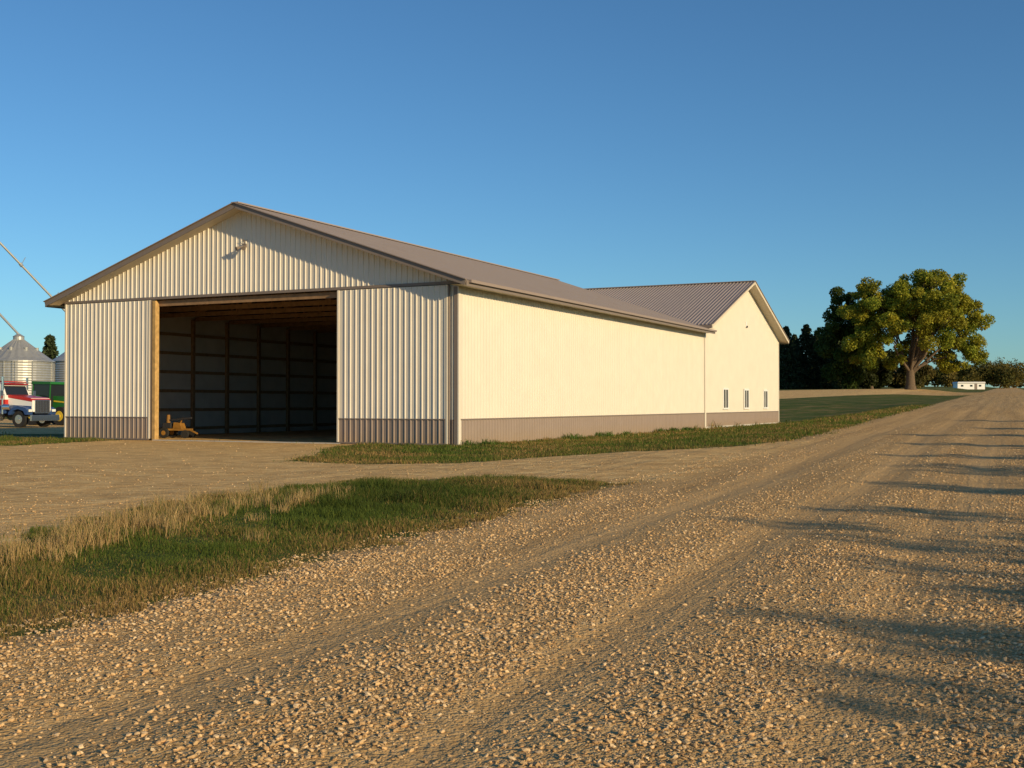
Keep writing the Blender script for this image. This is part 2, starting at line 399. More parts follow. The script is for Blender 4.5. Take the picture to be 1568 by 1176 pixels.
# ------------------------------------------------------------------ building materials
WALL = paint("ivory_steel", (.69, .635, .545), .55, 0, .035, .15, 1.2, spec=.15)
WAIN = paint("taupe_steel", (.29, .23, .195), .5, 0, .05, .1, 1.5, dirt=.6, spec=.2)
TRIM = paint("taupe_trim", (.21, .17, .145), .45, 0, .04, spec=.25)
WTRIM = paint("ivory_trim", (.68, .62, .52), .45, 0, .03, spec=.2)
ROOF = paint("roof_steel", (.30, .25, .225), .42, 0.0, .05, .1, 1.0)
SOFF = paint("soffit", (.62, .54, .42), .6, 0, .03)
WOOD = paint("lumber", (.46, .29, .11), .8, 0, .3, .2, 6)
WOODD = paint("shaded_lumber", (.36, .225, .12), .85, 0, .25, .2, 6)  # same lumber toned darker, interior shade put into the colour
WOODT = paint("truss_lumber", (.26, .155, .08), .85, 0, .25, .2, 6)  # darker again, shade in the colour to offset bounce light on header and trusses
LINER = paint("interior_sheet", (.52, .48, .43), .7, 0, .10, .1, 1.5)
LINERD = paint("interior_shade_sheet", (.07, .06, .05), .9, 0, .2)  # near-black back wall, inner gable and roof underside: interior shade put into the colour
FOUND = paint("concrete", (.45, .42, .37), .9, 0, .1, .3, 5)
m, nt, out = new_mat("window_glass"); b = N(nt, "ShaderNodeBsdfPrincipled"); b.inputs["Base Color"].default_value = (.02, .025, .03, 1); b.inputs["Roughness"].default_value = .06; nt.links.new(b.outputs[0], out.inputs[0]); GLASS = m
WHITE = paint("white_paint", (.8, .79, .75), .4, 0, .02)
BLACK = paint("black_rubber", (.02, .02, .02), .8, 0, .2)

def rib_sheet(mb, axis, a0, a1, off, zlo, zhi, sgn, mat, per=0.2286, h=0.030):
    pts = [(a0, 0)]
    k = math.ceil(a0/per)
    while k*per+.035 < a1:
        c = k*per
        if c-.035 > a0:
            pts += [(c-.034, 0), (c-.016, h), (c+.016, h), (c+.034, 0)]
            c2 = c+per/2
            if c2+.02 < a1: pts += [(c2-.012, 0), (c2, h*.22), (c2+.012, 0)]
        k += 1
    pts.append((a1, 0))
    vs = []
    for a, d in pts:
        lo = zlo(a) if callable(zlo) else zlo; hi = zhi(a) if callable(zhi) else zhi
        p = (a, off+sgn*d) if axis == 'x' else (off+sgn*d, a)
        vs += [(p[0], p[1], lo), (p[0], p[1], hi)]
    fs = [(2*i, 2*i+2, 2*i+3, 2*i+1) for i in range(len(pts)-1)]
    flip = (axis == 'x' and sgn > 0) or (axis == 'y' and sgn < 0)
    if flip: fs = [f[::-1] for f in fs]
    mb.add(vs, fs, mat)

def roof_sheet(mb, run, a0, a1, c_ridge, z_ridge, c_eave, z_eave, mat, per=.2286, h=.028):
    pts = [(a0, 0)]; k = math.ceil(a0/per)
    while k*per+.04 < a1:
        c = k*per
        if c-.04 > a0: pts += [(c-.036, 0), (c-.014, h), (c+.014, h), (c+.036, 0)]
        k += 1
    pts.append((a1, 0)); vs = []
    for a, d in pts:
        for cc_, z in ((c_ridge, z_ridge), (c_eave, z_eave)):
            vs.append((cc_, a, z+d) if run == 'y' else (a, cc_, z+d))
    fs = [(2*i, 2*i+1, 2*i+3, 2*i+2) for i in range(len(pts)-1)]
    mb.add(vs, fs, mat)

# ------------------------------------------------------------------ machine shed
W1, L1 = 18.4, 29.3; XM = -W1/2; OH = .6; RZ1 = 8.94; M1 = .34
def rz1(x): return RZ1-M1*abs(x-XM)
shed = empty("machine_shed", (A[0], A[1], 0), RZ)
DL, DR, DH = -13.51, -4.86, 5.5
mb = MB()
rib_sheet(mb, 'x', -W1, DL-.16, 0, .9, 5.62, -1, WALL); rib_sheet(mb, 'x', DR+.1, 0, 0, .9, 5.62, -1, WALL)
rib_sheet(mb, 'x', -W1, 0, -.02, 5.66, lambda x: rz1(x)-.05, -1, WALL)
rib_sheet(mb, 'y', 0, L1, 0, .9, 5.49, 1, WALL); rib_sheet(mb, 'y', 0, L1, -W1, .9, 5.49, -1, WALL)
rib_sheet(mb, 'x', -W1, 0, L1-.02, 0, lambda x: rz1(x)-.05, 1, WALL)
mb.obj("walls", shed)
mb = MB()
rib_sheet(mb, 'x', -W1, DL-.16, -.004, -.05, .9, -1, WAIN); rib_sheet(mb, 'x', DR+.1, 0, -.004, -.05, .9, -1, WAIN)
rib_sheet(mb, 'y', 0, L1, .004, -.05, .9, 1, WAIN); rib_sheet(mb, 'y', 0, L1, -W1-.004, -.05, .9, -1, WAIN)
mb.obj("wainscot", shed)
mb = MB()
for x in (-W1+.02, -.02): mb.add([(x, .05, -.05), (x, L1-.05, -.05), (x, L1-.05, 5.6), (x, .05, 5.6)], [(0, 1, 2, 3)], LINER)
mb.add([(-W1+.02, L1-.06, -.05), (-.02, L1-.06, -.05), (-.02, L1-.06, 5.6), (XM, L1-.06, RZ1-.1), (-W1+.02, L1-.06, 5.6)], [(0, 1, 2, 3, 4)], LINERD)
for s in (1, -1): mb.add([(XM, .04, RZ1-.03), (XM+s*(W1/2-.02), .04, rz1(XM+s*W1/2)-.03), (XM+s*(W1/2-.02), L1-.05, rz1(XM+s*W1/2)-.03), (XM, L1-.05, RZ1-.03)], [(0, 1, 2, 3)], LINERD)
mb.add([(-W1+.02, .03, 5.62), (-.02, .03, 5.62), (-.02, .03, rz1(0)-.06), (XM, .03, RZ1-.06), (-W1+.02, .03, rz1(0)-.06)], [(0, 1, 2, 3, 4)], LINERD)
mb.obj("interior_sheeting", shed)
mb = MB()
mb.box((.022, L1/2, .905), (.04, L1-.2, .045), TRIM); mb.box((XM, -.045, 5.60), (W1+.1, .16, .10), TRIM)
for x in (-.02, -W1+.02):
    s = 1 if x > -1 else -1
    mb.box((x+s*.028, .05, 2.72), (.045, .20, 5.5), WTRIM); mb.box((x-s*.06, -.032, 2.72), (.16, .03, 5.5), WTRIM if s < 0 else TRIM)
mb.box((.034, L1-.06, 2.72), (.03, .12, 5.5), WTRIM)
mb.obj("trim", shed)
mb = MB()
for s in (1, -1):
    ce = XM+s*(W1/2+OH); roof_sheet(mb, 'y', -OH, L1, XM, RZ1, ce, rz1(ce), ROOF)
mb.beam((XM, -OH-.03, RZ1+.03), (XM, L1, RZ1+.03), .34, .05, ROOF)
mb.obj("roof", shed)
mb = MB()
for s in (1, -1):
    ce = XM+s*(W1/2+OH); ze = rz1(ce)
    mb.box((ce+s*.015, (L1-OH)/2, ze-.10), (.03, L1+OH, .19), TRIM)
    mb.box((ce+s*.08, (L1-OH)/2+.05, ze-.03), (.12, L1+OH-.2, .10), WAIN)
    mb.beam((XM, -OH-.02, RZ1-.07), (ce, -OH-.02, ze-.07), .035, .21, TRIM)
    mb.beam((XM, -OH-.04, RZ1+.025), (ce+s*.03, -OH-.04, ze+.025), .12, .03, WAIN)
mb.obj("fascia", shed)
mb = MB()
for s in (1, -1):
    ce = XM+s*(W1/2+OH); ze = rz1(ce); wx = XM+s*W1/2
    mb.add([(wx, -OH, 5.475), (ce, -OH, 5.475), (ce, L1, 5.475), (wx, L1, 5.475)], [(0, 1, 2, 3)], SOFF)
    mb.add([(XM, -OH+.0, RZ1-.15), (ce, -OH, ze-.15), (ce, -.02, ze-.15), (XM, -.02, RZ1-.15)], [(0, 1, 2, 3)], SOFF)
mb.obj("soffit", shed)
for nm, x0, x1 in (("sliding_door_right", DR, -.38), ("sliding_door_left", -W1+.06, DL-.30)):
    mb = MB(); yy = -.13
    rib_sheet(mb, 'x', x0+.03, x1-.03, yy, .92, 5.52, -1, WALL); rib_sheet(mb, 'x', x0+.03, x1-.03, yy, .06, .90, -1, WAIN)
    for x in (x0, x1): mb.box((x, yy+.0, 2.8), (.07, .075, 5.46), WTRIM)
    mb.box((x1+.06, yy+.02, 2.8), (.06, .06, 5.44), TRIM)
    mb.box(((x0+x1)/2, yy-.01, .91), (x1-x0-.08, .05, .035), TRIM); mb.box(((x0+x1)/2, yy, .05), (x1-x0-.08, .05, .06), TRIM)
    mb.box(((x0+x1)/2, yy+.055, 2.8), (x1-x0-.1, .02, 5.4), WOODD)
    mb.obj(nm, shed)
mb = MB()
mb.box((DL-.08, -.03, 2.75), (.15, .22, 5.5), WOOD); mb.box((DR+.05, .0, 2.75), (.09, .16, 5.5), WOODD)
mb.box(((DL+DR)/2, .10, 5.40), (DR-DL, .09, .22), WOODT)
mb.box(((DL+DR)/2, -.10, .015), (DR-DL+.2, .12, .05), FOUND)
mb.obj("door_frame", shed)
mb = MB()
for k in range(13):
    y = .12+k*2.42
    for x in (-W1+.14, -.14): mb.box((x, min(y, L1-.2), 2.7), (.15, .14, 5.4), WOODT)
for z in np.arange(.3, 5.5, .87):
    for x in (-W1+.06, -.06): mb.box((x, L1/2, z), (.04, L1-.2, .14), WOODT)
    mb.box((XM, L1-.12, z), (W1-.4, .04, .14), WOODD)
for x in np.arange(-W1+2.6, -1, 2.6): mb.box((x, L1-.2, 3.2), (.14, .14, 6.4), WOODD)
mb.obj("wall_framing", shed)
mb = MB()
for k in range(12):
    y = .3+k*2.42
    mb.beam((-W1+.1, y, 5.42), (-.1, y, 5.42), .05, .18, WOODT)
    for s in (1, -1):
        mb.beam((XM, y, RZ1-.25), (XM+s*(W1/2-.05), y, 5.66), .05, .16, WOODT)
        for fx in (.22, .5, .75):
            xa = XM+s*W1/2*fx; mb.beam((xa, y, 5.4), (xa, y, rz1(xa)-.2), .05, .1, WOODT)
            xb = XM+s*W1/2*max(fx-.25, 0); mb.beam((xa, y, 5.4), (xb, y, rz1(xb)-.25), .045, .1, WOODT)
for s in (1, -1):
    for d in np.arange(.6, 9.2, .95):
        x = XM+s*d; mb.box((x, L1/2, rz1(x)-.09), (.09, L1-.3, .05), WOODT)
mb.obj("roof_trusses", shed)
mb = MB()
lx0, lz0 = -9.17, 7.42
mb.box((lx0, -.07, lz0), (.16, .06, .14), TRIM)
for s in (-1, 1):
    mb.cyl((lx0+s*.03, -.10, lz0-.02), (lx0+s*.12, -.22, lz0-.08), .03, .03, TRIM, 8); mb.cyl((lx0+s*.12, -.22, lz0-.08), (lx0+s*.17, -.34, lz0-.15), .045, .085, TRIM, 10)
mb.cyl((lx0, -.06, lz0+.1), (lx0, -.16, lz0+.24), .015, .015, TRIM, 6); mb.box((lx0, -.05, lz0+.2), (.2, .03, .02), TRIM)
mb.obj("gable_light", shed)

# ------------------------------------------------------------------ building 2
shop = empty("farm_shop_building", (A[0], A[1], 0), RZ)
Y0, Y1 = 29.3, 47.66; YM = (Y0+Y1)/2; RZ2 = 9.3; M2 = .345; D2 = -26.
def rz2(y): return RZ2-M2*abs(y-YM)
mb = MB()
rib_sheet(mb, 'y', Y0+.01, Y1, .0, .9, lambda y: rz2(y)-.05, 1, WALL)
rib_sheet(mb, 'x', D2, 0, Y1, .9, 5.9, 1, WALL); rib_sheet(mb, 'y', Y0+.01, Y1, D2, 0, lambda y: rz2(y)-.05, -1, WALL)
rib_sheet(mb, 'x', D2, 0, Y0+.03, 0, 5.95, -1, WALL)
mb.obj("walls", shop)
mb = MB(); rib_sheet(mb, 'y', Y0+.01, Y1, .004, .12, .9, 1, WAIN); rib_sheet(mb, 'x', D2, 0, Y1+.004, .12, .9, 1, WAIN); mb.obj("wainscot", shop)
mb = MB(); mb.box((.0, YM, .04), (.06, Y1-Y0-.02, .18), FOUND); mb.obj("foundation", shop)
mb = MB()
mb.box((.032, Y0+.08, 3.0), (.03, .14, 5.7), WTRIM); mb.box((.034, Y1-.06, 3.0), (.03, .14, 5.7), WTRIM); mb.box((.022, YM, .905), (.04, Y1-Y0-.3, .045), TRIM)
mb.obj("trim", shop)
mb = MB()
for s in (1, -1):
    ce = YM+s*((Y1-Y0)/2+OH); roof_sheet(mb, 'x', D2-OH, OH, YM, RZ2, ce, rz2(ce), ROOF, h=.04)
mb.beam((D2-OH, YM, RZ2+.03), (OH+.03, YM, RZ2+.03), .34, .05, ROOF)
mb.obj("roof", shop)
mb = MB()
for s in (1, -1):
    ce = YM+s*((Y1-Y0)/2+OH); ze = rz2(ce)
    mb.box(((D2)/2, ce+s*.015, ze-.10), (-D2+2*OH, .03, .19), TRIM)
    mb.beam((OH+.02, YM, RZ2-.07), (OH+.02, ce, ze-.07), .035, .21, SOFF)
    mb.beam((OH+.035, YM, RZ2+.03), (OH+.035, ce, ze+.03), .10, .04, TRIM)
    mb.add([(OH, YM, RZ2-.15), (OH, ce, ze-.15), (0, ce, ze-.15), (0, YM, RZ2-.15)], [(0, 1, 2, 3)], SOFF)
    wy = YM+s*(Y1-Y0)/2
    mb.add([(OH, wy, ze-.18), (OH, ce, ze-.18), (D2, ce, ze-.18), (D2, wy, ze-.18)], [(0, 1, 2, 3)], SOFF)
mb.obj("fascia", shop)
mb = MB()
for y in (33.55, 38.5, 43.6):
    z0, z1, hw = 1.15, 2.35, .55
    mb.box((.038, y, (z0+z1)/2), (.02, 2*hw, z1-z0), GLASS)
    for s in (1, -1): mb.box((.05, y+s*hw, (z0+z1)/2), (.06, .14, z1-z0+.1), WHITE)
    mb.box((.05, y, z1), (.055, 2*hw-.15, .11), WHITE); mb.box((.05, y, z0), (.08, 2*hw+.16, .10), WHITE); mb.box((.052, y, (z0+z1)/2), (.04, .09, z1-z0-.1), WHITE)
mb.obj("windows", shop)
mb = MB(); mb.box((.05, 38.5, 6.55), (.05, .22, .35), WHITE); mb.box((.09, 38.5, 6.4), (.1, .14, .12), BLACK); mb.obj("gable_vent", shop)

# yellow towed implement just inside the door
YEL = paint("yellow_paint", (.26, .13, .025), .6, 0, .35)
DARK = paint("dark_frame", (.03, .03, .035), .6)
imp = MB()
imp.beam((-.75, -.15, .42), (.75, .05, .42), .08, .10, YEL); imp.beam((-.75, .35, .42), (.7, .35, .42), .08, .10, YEL)
imp.box((-.45, .1, .62), (.45, .50, .26), DARK); imp.extr([(-.15, .45), (.35, .45), (.25, .74), (-.1, .78)], -.1, .35, YEL)
imp.beam((-.6, .1, .86), (.85, .0, 1.0), .07, .09, DARK); imp.cyl((-.5, .1, .75), (-.5, .1, 1.15), .10, .08, YEL, 12); imp.beam((.1, .1, .6), (.3, .1, 1.0), .06, .06, YEL)
imp.beam((.7, .05, .42), (1.15, .05, .22), .06, .08, YEL)
for dy in (-.3, .5): imp.cyl((-.5, dy-.07, .26), (-.5, dy+.07, .26), .26, .26, BLACK, 20); imp.cyl((-.5, dy-.08, .26), (-.5, dy+.08, .26), .12, .12, YEL, 14)
for dy in (-.2, .4): imp.cyl((.6, dy-.06, .2), (.6, dy+.06, .2), .2, .2, BLACK, 18)
o = imp.obj("towed_log_splitter", None, .012); bx_, by_ = bl(-15.0, 2.7); o.location = (bx_, by_, 0); o.rotation_euler = (0, 0, RZ+.2); o.scale = (.85, .85, .85)

# ------------------------------------------------------------------ trees
BARK = paint("bark", (.12, .085, .055), .9, 0, .3, .5, 4)
LEAF = vcol_mat("foliage", .65, .4, .2)
NEED = vcol_mat("needles", .8, .1, .1)
def leaf_quads(pos, size, col):
    n = len(pos)
    a = rng.normal(size=(n, 3)); a /= np.linalg.norm(a, axis=1, keepdims=True)
    b = rng.normal(size=(n, 3)); b -= (b*a).sum(1, keepdims=True)*a; b /= np.linalg.norm(b, axis=1, keepdims=True)
    s = (size*rng.uniform(.6, 1.4, n))[:, None]
    V = np.stack([pos-a*s, pos-b*s*.55, pos+a*s, pos+b*s*.55], 1).reshape(-1, 3)
    return V, (np.arange(n)*4)[:, None]+np.arange(4)[None], np.repeat(col, 4, 0)
def tree(name, x, y, H, blobs, nleaf, lsize, colA, colB, trunk_r, limb_n=10, fork=.25):
    z0 = float(height(np.array([x]), np.array([y]))[0])
    par = empty(name, (x, y, z0-.1), 0)
    B = np.array(blobs, float)
    mb = MB(); fz = H*fork
    mb.cyl((0, 0, -.2), (0, 0, fz*.25), trunk_r*1.5, trunk_r*1.05, BARK, 12, False); mb.cyl((0, 0, fz*.25), (0, 0, fz), trunk_r*1.05, trunk_r*.8, BARK, 12, False)
    idx = rng.choice(len(B), min(limb_n, len(B)), replace=False)
    for i in idx:
        tgt = Vector(B[i, :3]); st = Vector((0, 0, fz*random.uniform(.75, 1.0)))
        if tgt.z < st.z+1: continue
        prev = st; r = trunk_r*random.uniform(.3, .5); K = 5
        for k in range(1, K+1):
            f = k/K; p = st.lerp(tgt, f)+Vector((random.uniform(-1, 1), random.uniform(-1, 1), math.sin(f*3.14)*1.5))*H*.02
            if k == K: p = tgt
            r2 = r*.72; mb.cyl(prev, p, r, r2, BARK, 7, False)
            if k >= 2:
                for _ in range(2):
                    q2 = p+Vector((random.uniform(-1, 1), random.uniform(-1, 1), random.uniform(-.1, 1)))*H*.07; mb.cyl(p, q2, r2*.5, r2*.12, BARK, 5, False)
            prev = p; r = r2
    mb.obj("trunk", par, smooth=True)
    w = B[:, 3]**2; bi = rng.choice(len(B), nleaf, p=w/w.sum())
    d = rng.normal(size=(nleaf, 3)); d /= np.linalg.norm(d, axis=1, keepdims=True)
    rad = B[bi, 3]*(0.35+.75*rng.uniform(size=nleaf)**.7)
    pos = B[bi, :3]+d*rad[:, None]*np.array([1, 1, .82])
    tone = rng.uniform(.75, 1.2, len(B))[bi][:, None]*rng.uniform(.7, 1.3, (nleaf, 1))
    mixf = np.clip(rng.uniform(0, 1, len(B))[bi][:, None]+rng.normal(0, .25, (nleaf, 1)), 0, 1)
    c = (np.array(colA)*(1-mixf)+np.array(colB)*mixf)*tone
    V, F, C = leaf_quads(pos, lsize, c)
    np_mesh("crown", V, F, LEAF, col=C, parent=par)
    return par
def crown(cx, cz, rx, rz_, nb, rmin, rmax, ry=None, seed=0, low=-1, fmin=.25):
    g = np.random.default_rng(seed); out = []
    ry = ry or rx
    while len(out) < nb:
        d = g.normal(size=3); d /= np.linalg.norm(d); f = g.uniform(fmin, 1)**.5
        if d[2] < low: continue
        out.append((cx+d[0]*rx*f, d[1]*ry*f, cz+d[2]*rz_*f, g.uniform(rmin, rmax)))
    return out
bb = (crown(0.5, 13.6, 10.4, 9.0, 125, .9, 1.9, seed=3, low=-.8, fmin=.1)+crown(5.0, 17, 6.8, 6.0, 48, .8, 1.7, seed=4)+crown(-5.5, 18.5, 5.0, 4.0, 26, .8, 1.5, seed=5)
      +crown(11.6, 11.0, 3.2, 6.4, 38, .7, 1.5, seed=6)+crown(-9.5, 12, 4, 6.0, 28, .9, 1.7, seed=8)+crown(8.5, 6.8, 4.8, 2.6, 24, .8, 1.4, seed=9)+crown(-6, 6.5, 5, 2.8, 22, .8, 1.4, seed=10))
tree("maple_tree", 76.5, 220, 25, bb, 100000, .23, (.17, .22, .024), (.38, .34, .034), .85, 26, .16)
bb = crown(0, 8.5, 6, 7.5, 40, 1.2, 2.2, seed=12)+crown(-1.0, 15.5, 2.5, 5.0, 14, .8, 1.4, seed=14)
tree("oak_tree", 67.0, 229, 20, bb, 26000, .28, (.05, .085, .016), (.10, .125, .022), .5, 10)
tree("oak_tree.001", 79.0, 252, 11, crown(0, 5, 6, 4.5, 24, 1.1, 2.0, seed=22), 12000, .32, (.03, .045, .013), (.06, .07, .02), .4, 8)
tree("oak_tree.002", 88.5, 262, 11, crown(0, 4.5, 6, 4.5, 24, 1.0, 2.0, seed=23), 11000, .32, (.035, .045, .014), (.10, .08, .022), .4, 8)

def conifer(name, x, y, H, R, n=7000):
    z0 = float(height(np.array([x]), np.array([y]))[0]); par = empty(name, (x, y, z0-.1))
    mb = MB(); mb.cyl((0, 0, 0), (0, 0, H*.96), R*.08, .03, BARK, 8, False); mb.obj("trunk", par)
    lay = int(H*1.6); li = rng.integers(0, lay, n); f = (li+rng.uniform(-.3, .3, n))/lay
    zz = H*(.07+.93*f); rr = R*(1-f)**.75+.12
    nb = 9; ang = (rng.integers(0, nb, n)+li*.37)*6.283/nb+rng.normal(0, .13, n)
    u = rng.uniform(.05, 1, n)**.6; wob = (1+.28*np.sin(li*2.3+ang*2)+.15*np.sin(li*5.1+H*9))
    r = rr*u*wob
    pos = np.stack([np.cos(ang)*r, np.sin(ang)*r, zz-r*.28+rng.normal(0, .1, n)], 1)
    c = np.array([.045, .06, .026])*rng.uniform(.5, 1.5, (n, 1))
    V, F, C = leaf_quads(pos, .26, c); np_mesh("needles", V, F, NEED, col=C, parent=par)
for i, (px, Y, H, R) in enumerate([(1186, 246, 15.5, 3.8), (1204, 240, 13.6, 3.9), (1217, 256, 12.6, 3.6), (1235, 244, 14.2, 4.4), (1251, 252, 13.0, 3.6), (1268, 243, 14.5, 4.2), (1286, 250, 12.2, 3.9)]):
    conifer("spruce_tree" if i == 0 else "spruce_tree.%03d" % i, (px-784)/1755*Y, Y, H, R)
conifer("spruce_tree.007", -62.5, 155, 9.6, 2.2, 4000)

def mass(name, lst, nper, lsize, cA, cB):
    Vs, Fs, Cs = [], [], []; o = 0
    for (x, y, w, h) in lst:
        z0 = float(height(np.array([x]), np.array([y]))[0])
        nb = 9; bl_ = np.stack([rng.uniform(-w, w, nb), rng.uniform(-w, w, nb)*.6, rng.uniform(.25, .8, nb)*h, rng.uniform(.18, .32, nb)*h], 1)
        bi = rng.integers(0, nb, nper); d = rng.normal(size=(nper, 3)); d /= np.linalg.norm(d, axis=1, keepdims=True)
        pos = bl_[bi, :3]+d*bl_[bi, 3:4]*rng.uniform(.5, 1.05, (nper, 1)); pos[:, 2] = np.maximum(pos[:, 2], .1); pos += np.array([x, y, z0])
        mf = rng.uniform(0, 1, nb)[bi][:, None]; c = (np.array(cA)*(1-mf)+np.array(cB)*mf)*rng.uniform(.65, 1.3, (nper, 1))
        V, F, C = leaf_quads(pos, lsize, c); Vs.append(V); Fs.append(F+o); Cs.append(C); o += len(V)
    np_mesh(name, np.concatenate(Vs), np.concatenate(Fs), LEAF, col=np.concatenate(Cs))
lst = []
for px in range(1300, 1400, 9): Y = 270+random.uniform(-6, 6); lst.append(((px-784)/1755*Y, Y, 3, random.uniform(3.0, 5.5)))
for px in range(1395, 1470, 8): Y = 430+random.uniform(-20, 20); lst.append(((px-784)/1755*Y, Y, 5, random.uniform(5, 9)))
for px in range(1462, 1500, 7): Y = 560+random.uniform(-20, 20); lst.append(((px-784)/1755*Y, Y, 6, random.uniform(8, 12)))
for px in range(1496, 1562, 7): Y = 560+random.uniform(-20, 20); lst.append(((px-784)/1755*Y, Y, 6, 14*(1-((px-1528)/52)**2)+random.uniform(0, 2)))
mass("distant_trees", lst, 1300, .5, (.07, .08, .018), (.20, .15, .035))
lst = []
for k in range(60):
    Y = 900+random.uniform(-30, 30); X = -900+k*38; lst.append((X, Y+abs(X)*.05, 16, random.uniform(5, 9)))
mass("distant_treeline", lst, 300, 1.3, (.05, .06, .02), (.11, .09, .03))

# roadside trees right of the road (outside the frame) that shade it
tl_ = [(-2.6, 6.6, -25.0), (-.8, 6.9, -24.9), (1.0, 6.4, -24.2), (2.8, 6.8, -24.4), (5.2, 7.0, -24.0), (8.2, 6.3, -23.0), (11.5, 6.8, -23.4), (16, 6.5, -22.8), (20, 6.8, -23.2), (25, 6.4, -22.6), (31, 6.8, -23), (38, 6.6, -22.8), (47, 6.7, -23)]
for i, (t, H, e) in enumerate(tl_):
    x, y = xy(t, e)
    tree("roadside_tree" if i == 0 else "roadside_tree.%03d" % i, float(x), float(y), H, crown(0, H*.60, 1.7, H*.37, 30, .26, .58, seed=40+i), 2800, .08, (.06, .09, .015), (.14, .14, .02), .12, 14, .3)

# ------------------------------------------------------------------ far right white shed
sh = MB(); x0, y0 = 151.5, 380; z0 = float(height(np.array([x0]), np.array([y0]))[0])
sh.box((0, 0, 1.0), (9, 4, 2.0), WHITE); sh.extr([(-4.7, 2.0), (4.7, 2.0), (4.4, 2.5), (-4.4, 2.5)], -2.3, 2.3, paint("pale_roof", (.6, .6, .6), .5))
for k in (-3.0, 0, 2.9): sh.box((k, -2.02, 1.2), (.8, .06, .6), GLASS)
sh.box((1.5, -2.02, .95), (.9, .06, 1.8), TRIM)
o = sh.obj("white_farm_shed"); o.location = (x0, y0, z0)

# ------------------------------------------------------------------ grain bins
GALV = paint("galvanized", (.42, .42, .40), .42, .5, .1, .1, 2)
def grain_bin(name, x, y, R, ze, za):
    mb = MB(); n = 48
    nz = int(ze/.27)
    prof = []
    for k in range(nz*2+1):
        z = ze*k/(nz*2); prof.append((R+(.035 if k % 2 else 0), z))
    prof += [(R+.18, ze-.03), (R+.16, ze+.05)]
    for k in range(1, 7): f = k/6; prof.append((R*(1-f)+.55*f, ze+(za-ze)*f))
    vs = []
    for (r, z) in prof:
        for i in range(n):
            zz = z+(.07 if (z > ze+.06 and i % 2) else 0); t = 2*math.pi*i/n; vs.append((r*math.cos(t), r*math.sin(t), zz))
    fs = [(k*n+i, k*n+(i+1) % n, (k+1)*n+(i+1) % n, (k+1)*n+i) for k in range(len(prof)-1) for i in range(n)]
    mb.add(vs, fs, GALV)
    mb.cyl((0, 0, za-.05), (0, 0, za+.35), .6, .6, GALV, 20); mb.cyl((0, 0, za+.35), (0, 0, za+.65), .65, .2, GALV, 20)
    for i in range(0, n, 6):
        t = 2*math.pi*i/n; mb.box(((R+.06)*math.cos(t), (R+.06)*math.sin(t), ze/2), (.08, .08, ze), GALV)
        f = .45; r = R*(1-f); mb.cyl((r*math.cos(t), r*math.sin(t), ze+(za-ze)*f), (r*math.cos(t), r*math.sin(t), ze+(za-ze)*f+.45), .18, .22, GALV, 10)
    for s in (-.2, .2): mb.box((s+1.2, -R-.15, ze/2), (.04, .04, ze), GALV)
    for k in range(int(ze/.4)): mb.box((1.2, -R-.15, .3+k*.4), (.4, .03, .03), GALV)
    o = mb.obj(name); o.location = (x, y, 0); return o
grain_bin("grain_bin", -56.0, 130, 3.75, 6.2, 8.7)
grain_bin("grain_bin.001", -52.3, 141, 4.0, 6.6, 9.3)
mb = MB()
mb.cyl((-62.5, 130, 24.2), (-52.3, 141, 10.0), .13, .13, GALV, 10); mb.cyl((-62.5, 130, 16.2), (-56, 130, 9.3), .13, .13, GALV, 10)
for f in (.45, .72):
    p = Vector((-62.5, 130, 24.2)).lerp(Vector((-52.3, 141, 10.0)), f); mb.cyl(p-Vector((.12, 0, -.15)), p+Vector((.12, 0, -.15)), .2, .2, GALV, 10); mb.beam(p, p+Vector((.5, 0, .9)), .05, .05, GALV)
for sxx in (-1, 1):
    for syy in (-1, 1): mb.box((-63.2+sxx, 130+syy, 12.5), (.12, .12, 25), GALV)
for k in range(10):
    z = k*2.5
    for a, b in (((-1, -1), (1, -1)), ((1, -1), (1, 1)), ((1, 1), (-1, 1)), ((-1, 1), (-1, -1))):
        mb.beam((-63.2+a[0], 130+a[1], z), (-63.2+b[0], 130+b[1], z+2.5), .06, .06, GALV); mb.beam((-63.2+a[0], 130+a[1], z+2.5), (-63.2+b[0], 130+b[1], z+2.5), .07, .07, GALV)
mb.obj("grain_elevator_leg")

# ------------------------------------------------------------------ semi truck
RED = paint("red_paint", (.45, .025, .02), .3, 0, .05); BLUE = paint("blue_paint", (.03, .07, .20), .3, 0, .05)
CHR = paint("chrome", (.75, .75, .75), .15, .95, .02)
LAMP = paint("lamp_lens", (.8, .8, .75), .1); ORG = paint("amber_lens", (.7, .25, .02), .3)
def wheel(mb, x, y, r, w, hub, rim=.55):
    mb.cyl((x, y-w/2, r), (x, y+w/2, r), r, r, BLACK, 28); mb.cyl((x, y-w/2-.01, r), (x, y+w/2+.01, r), r*rim, r*rim, hub, 20)
    mb.cyl((x, y-w/2-.06, r), (x, y+w/2+.06, r), r*.2, r*.2, hub, 12)
mb = MB()
mb.box((-2.9, 0, .75), (6.6, .9, .22), DARK)
mb.extr([(.72, .95), (.72, 1.62), (.60, 1.78), (-1.15, 1.98), (-1.15, .95)], -.78, .78, WHITE)
mb.extr([(.66, .93), (.66, 1.30), (-1.15, 1.38), (-1.15, .93)], -.80, .80, BLUE)
mb.extr([(.70, 1.56), (.70, 1.66), (.58, 1.80), (-1.14, 2.0), (-1.14, 1.82)], -.795, .795, RED)
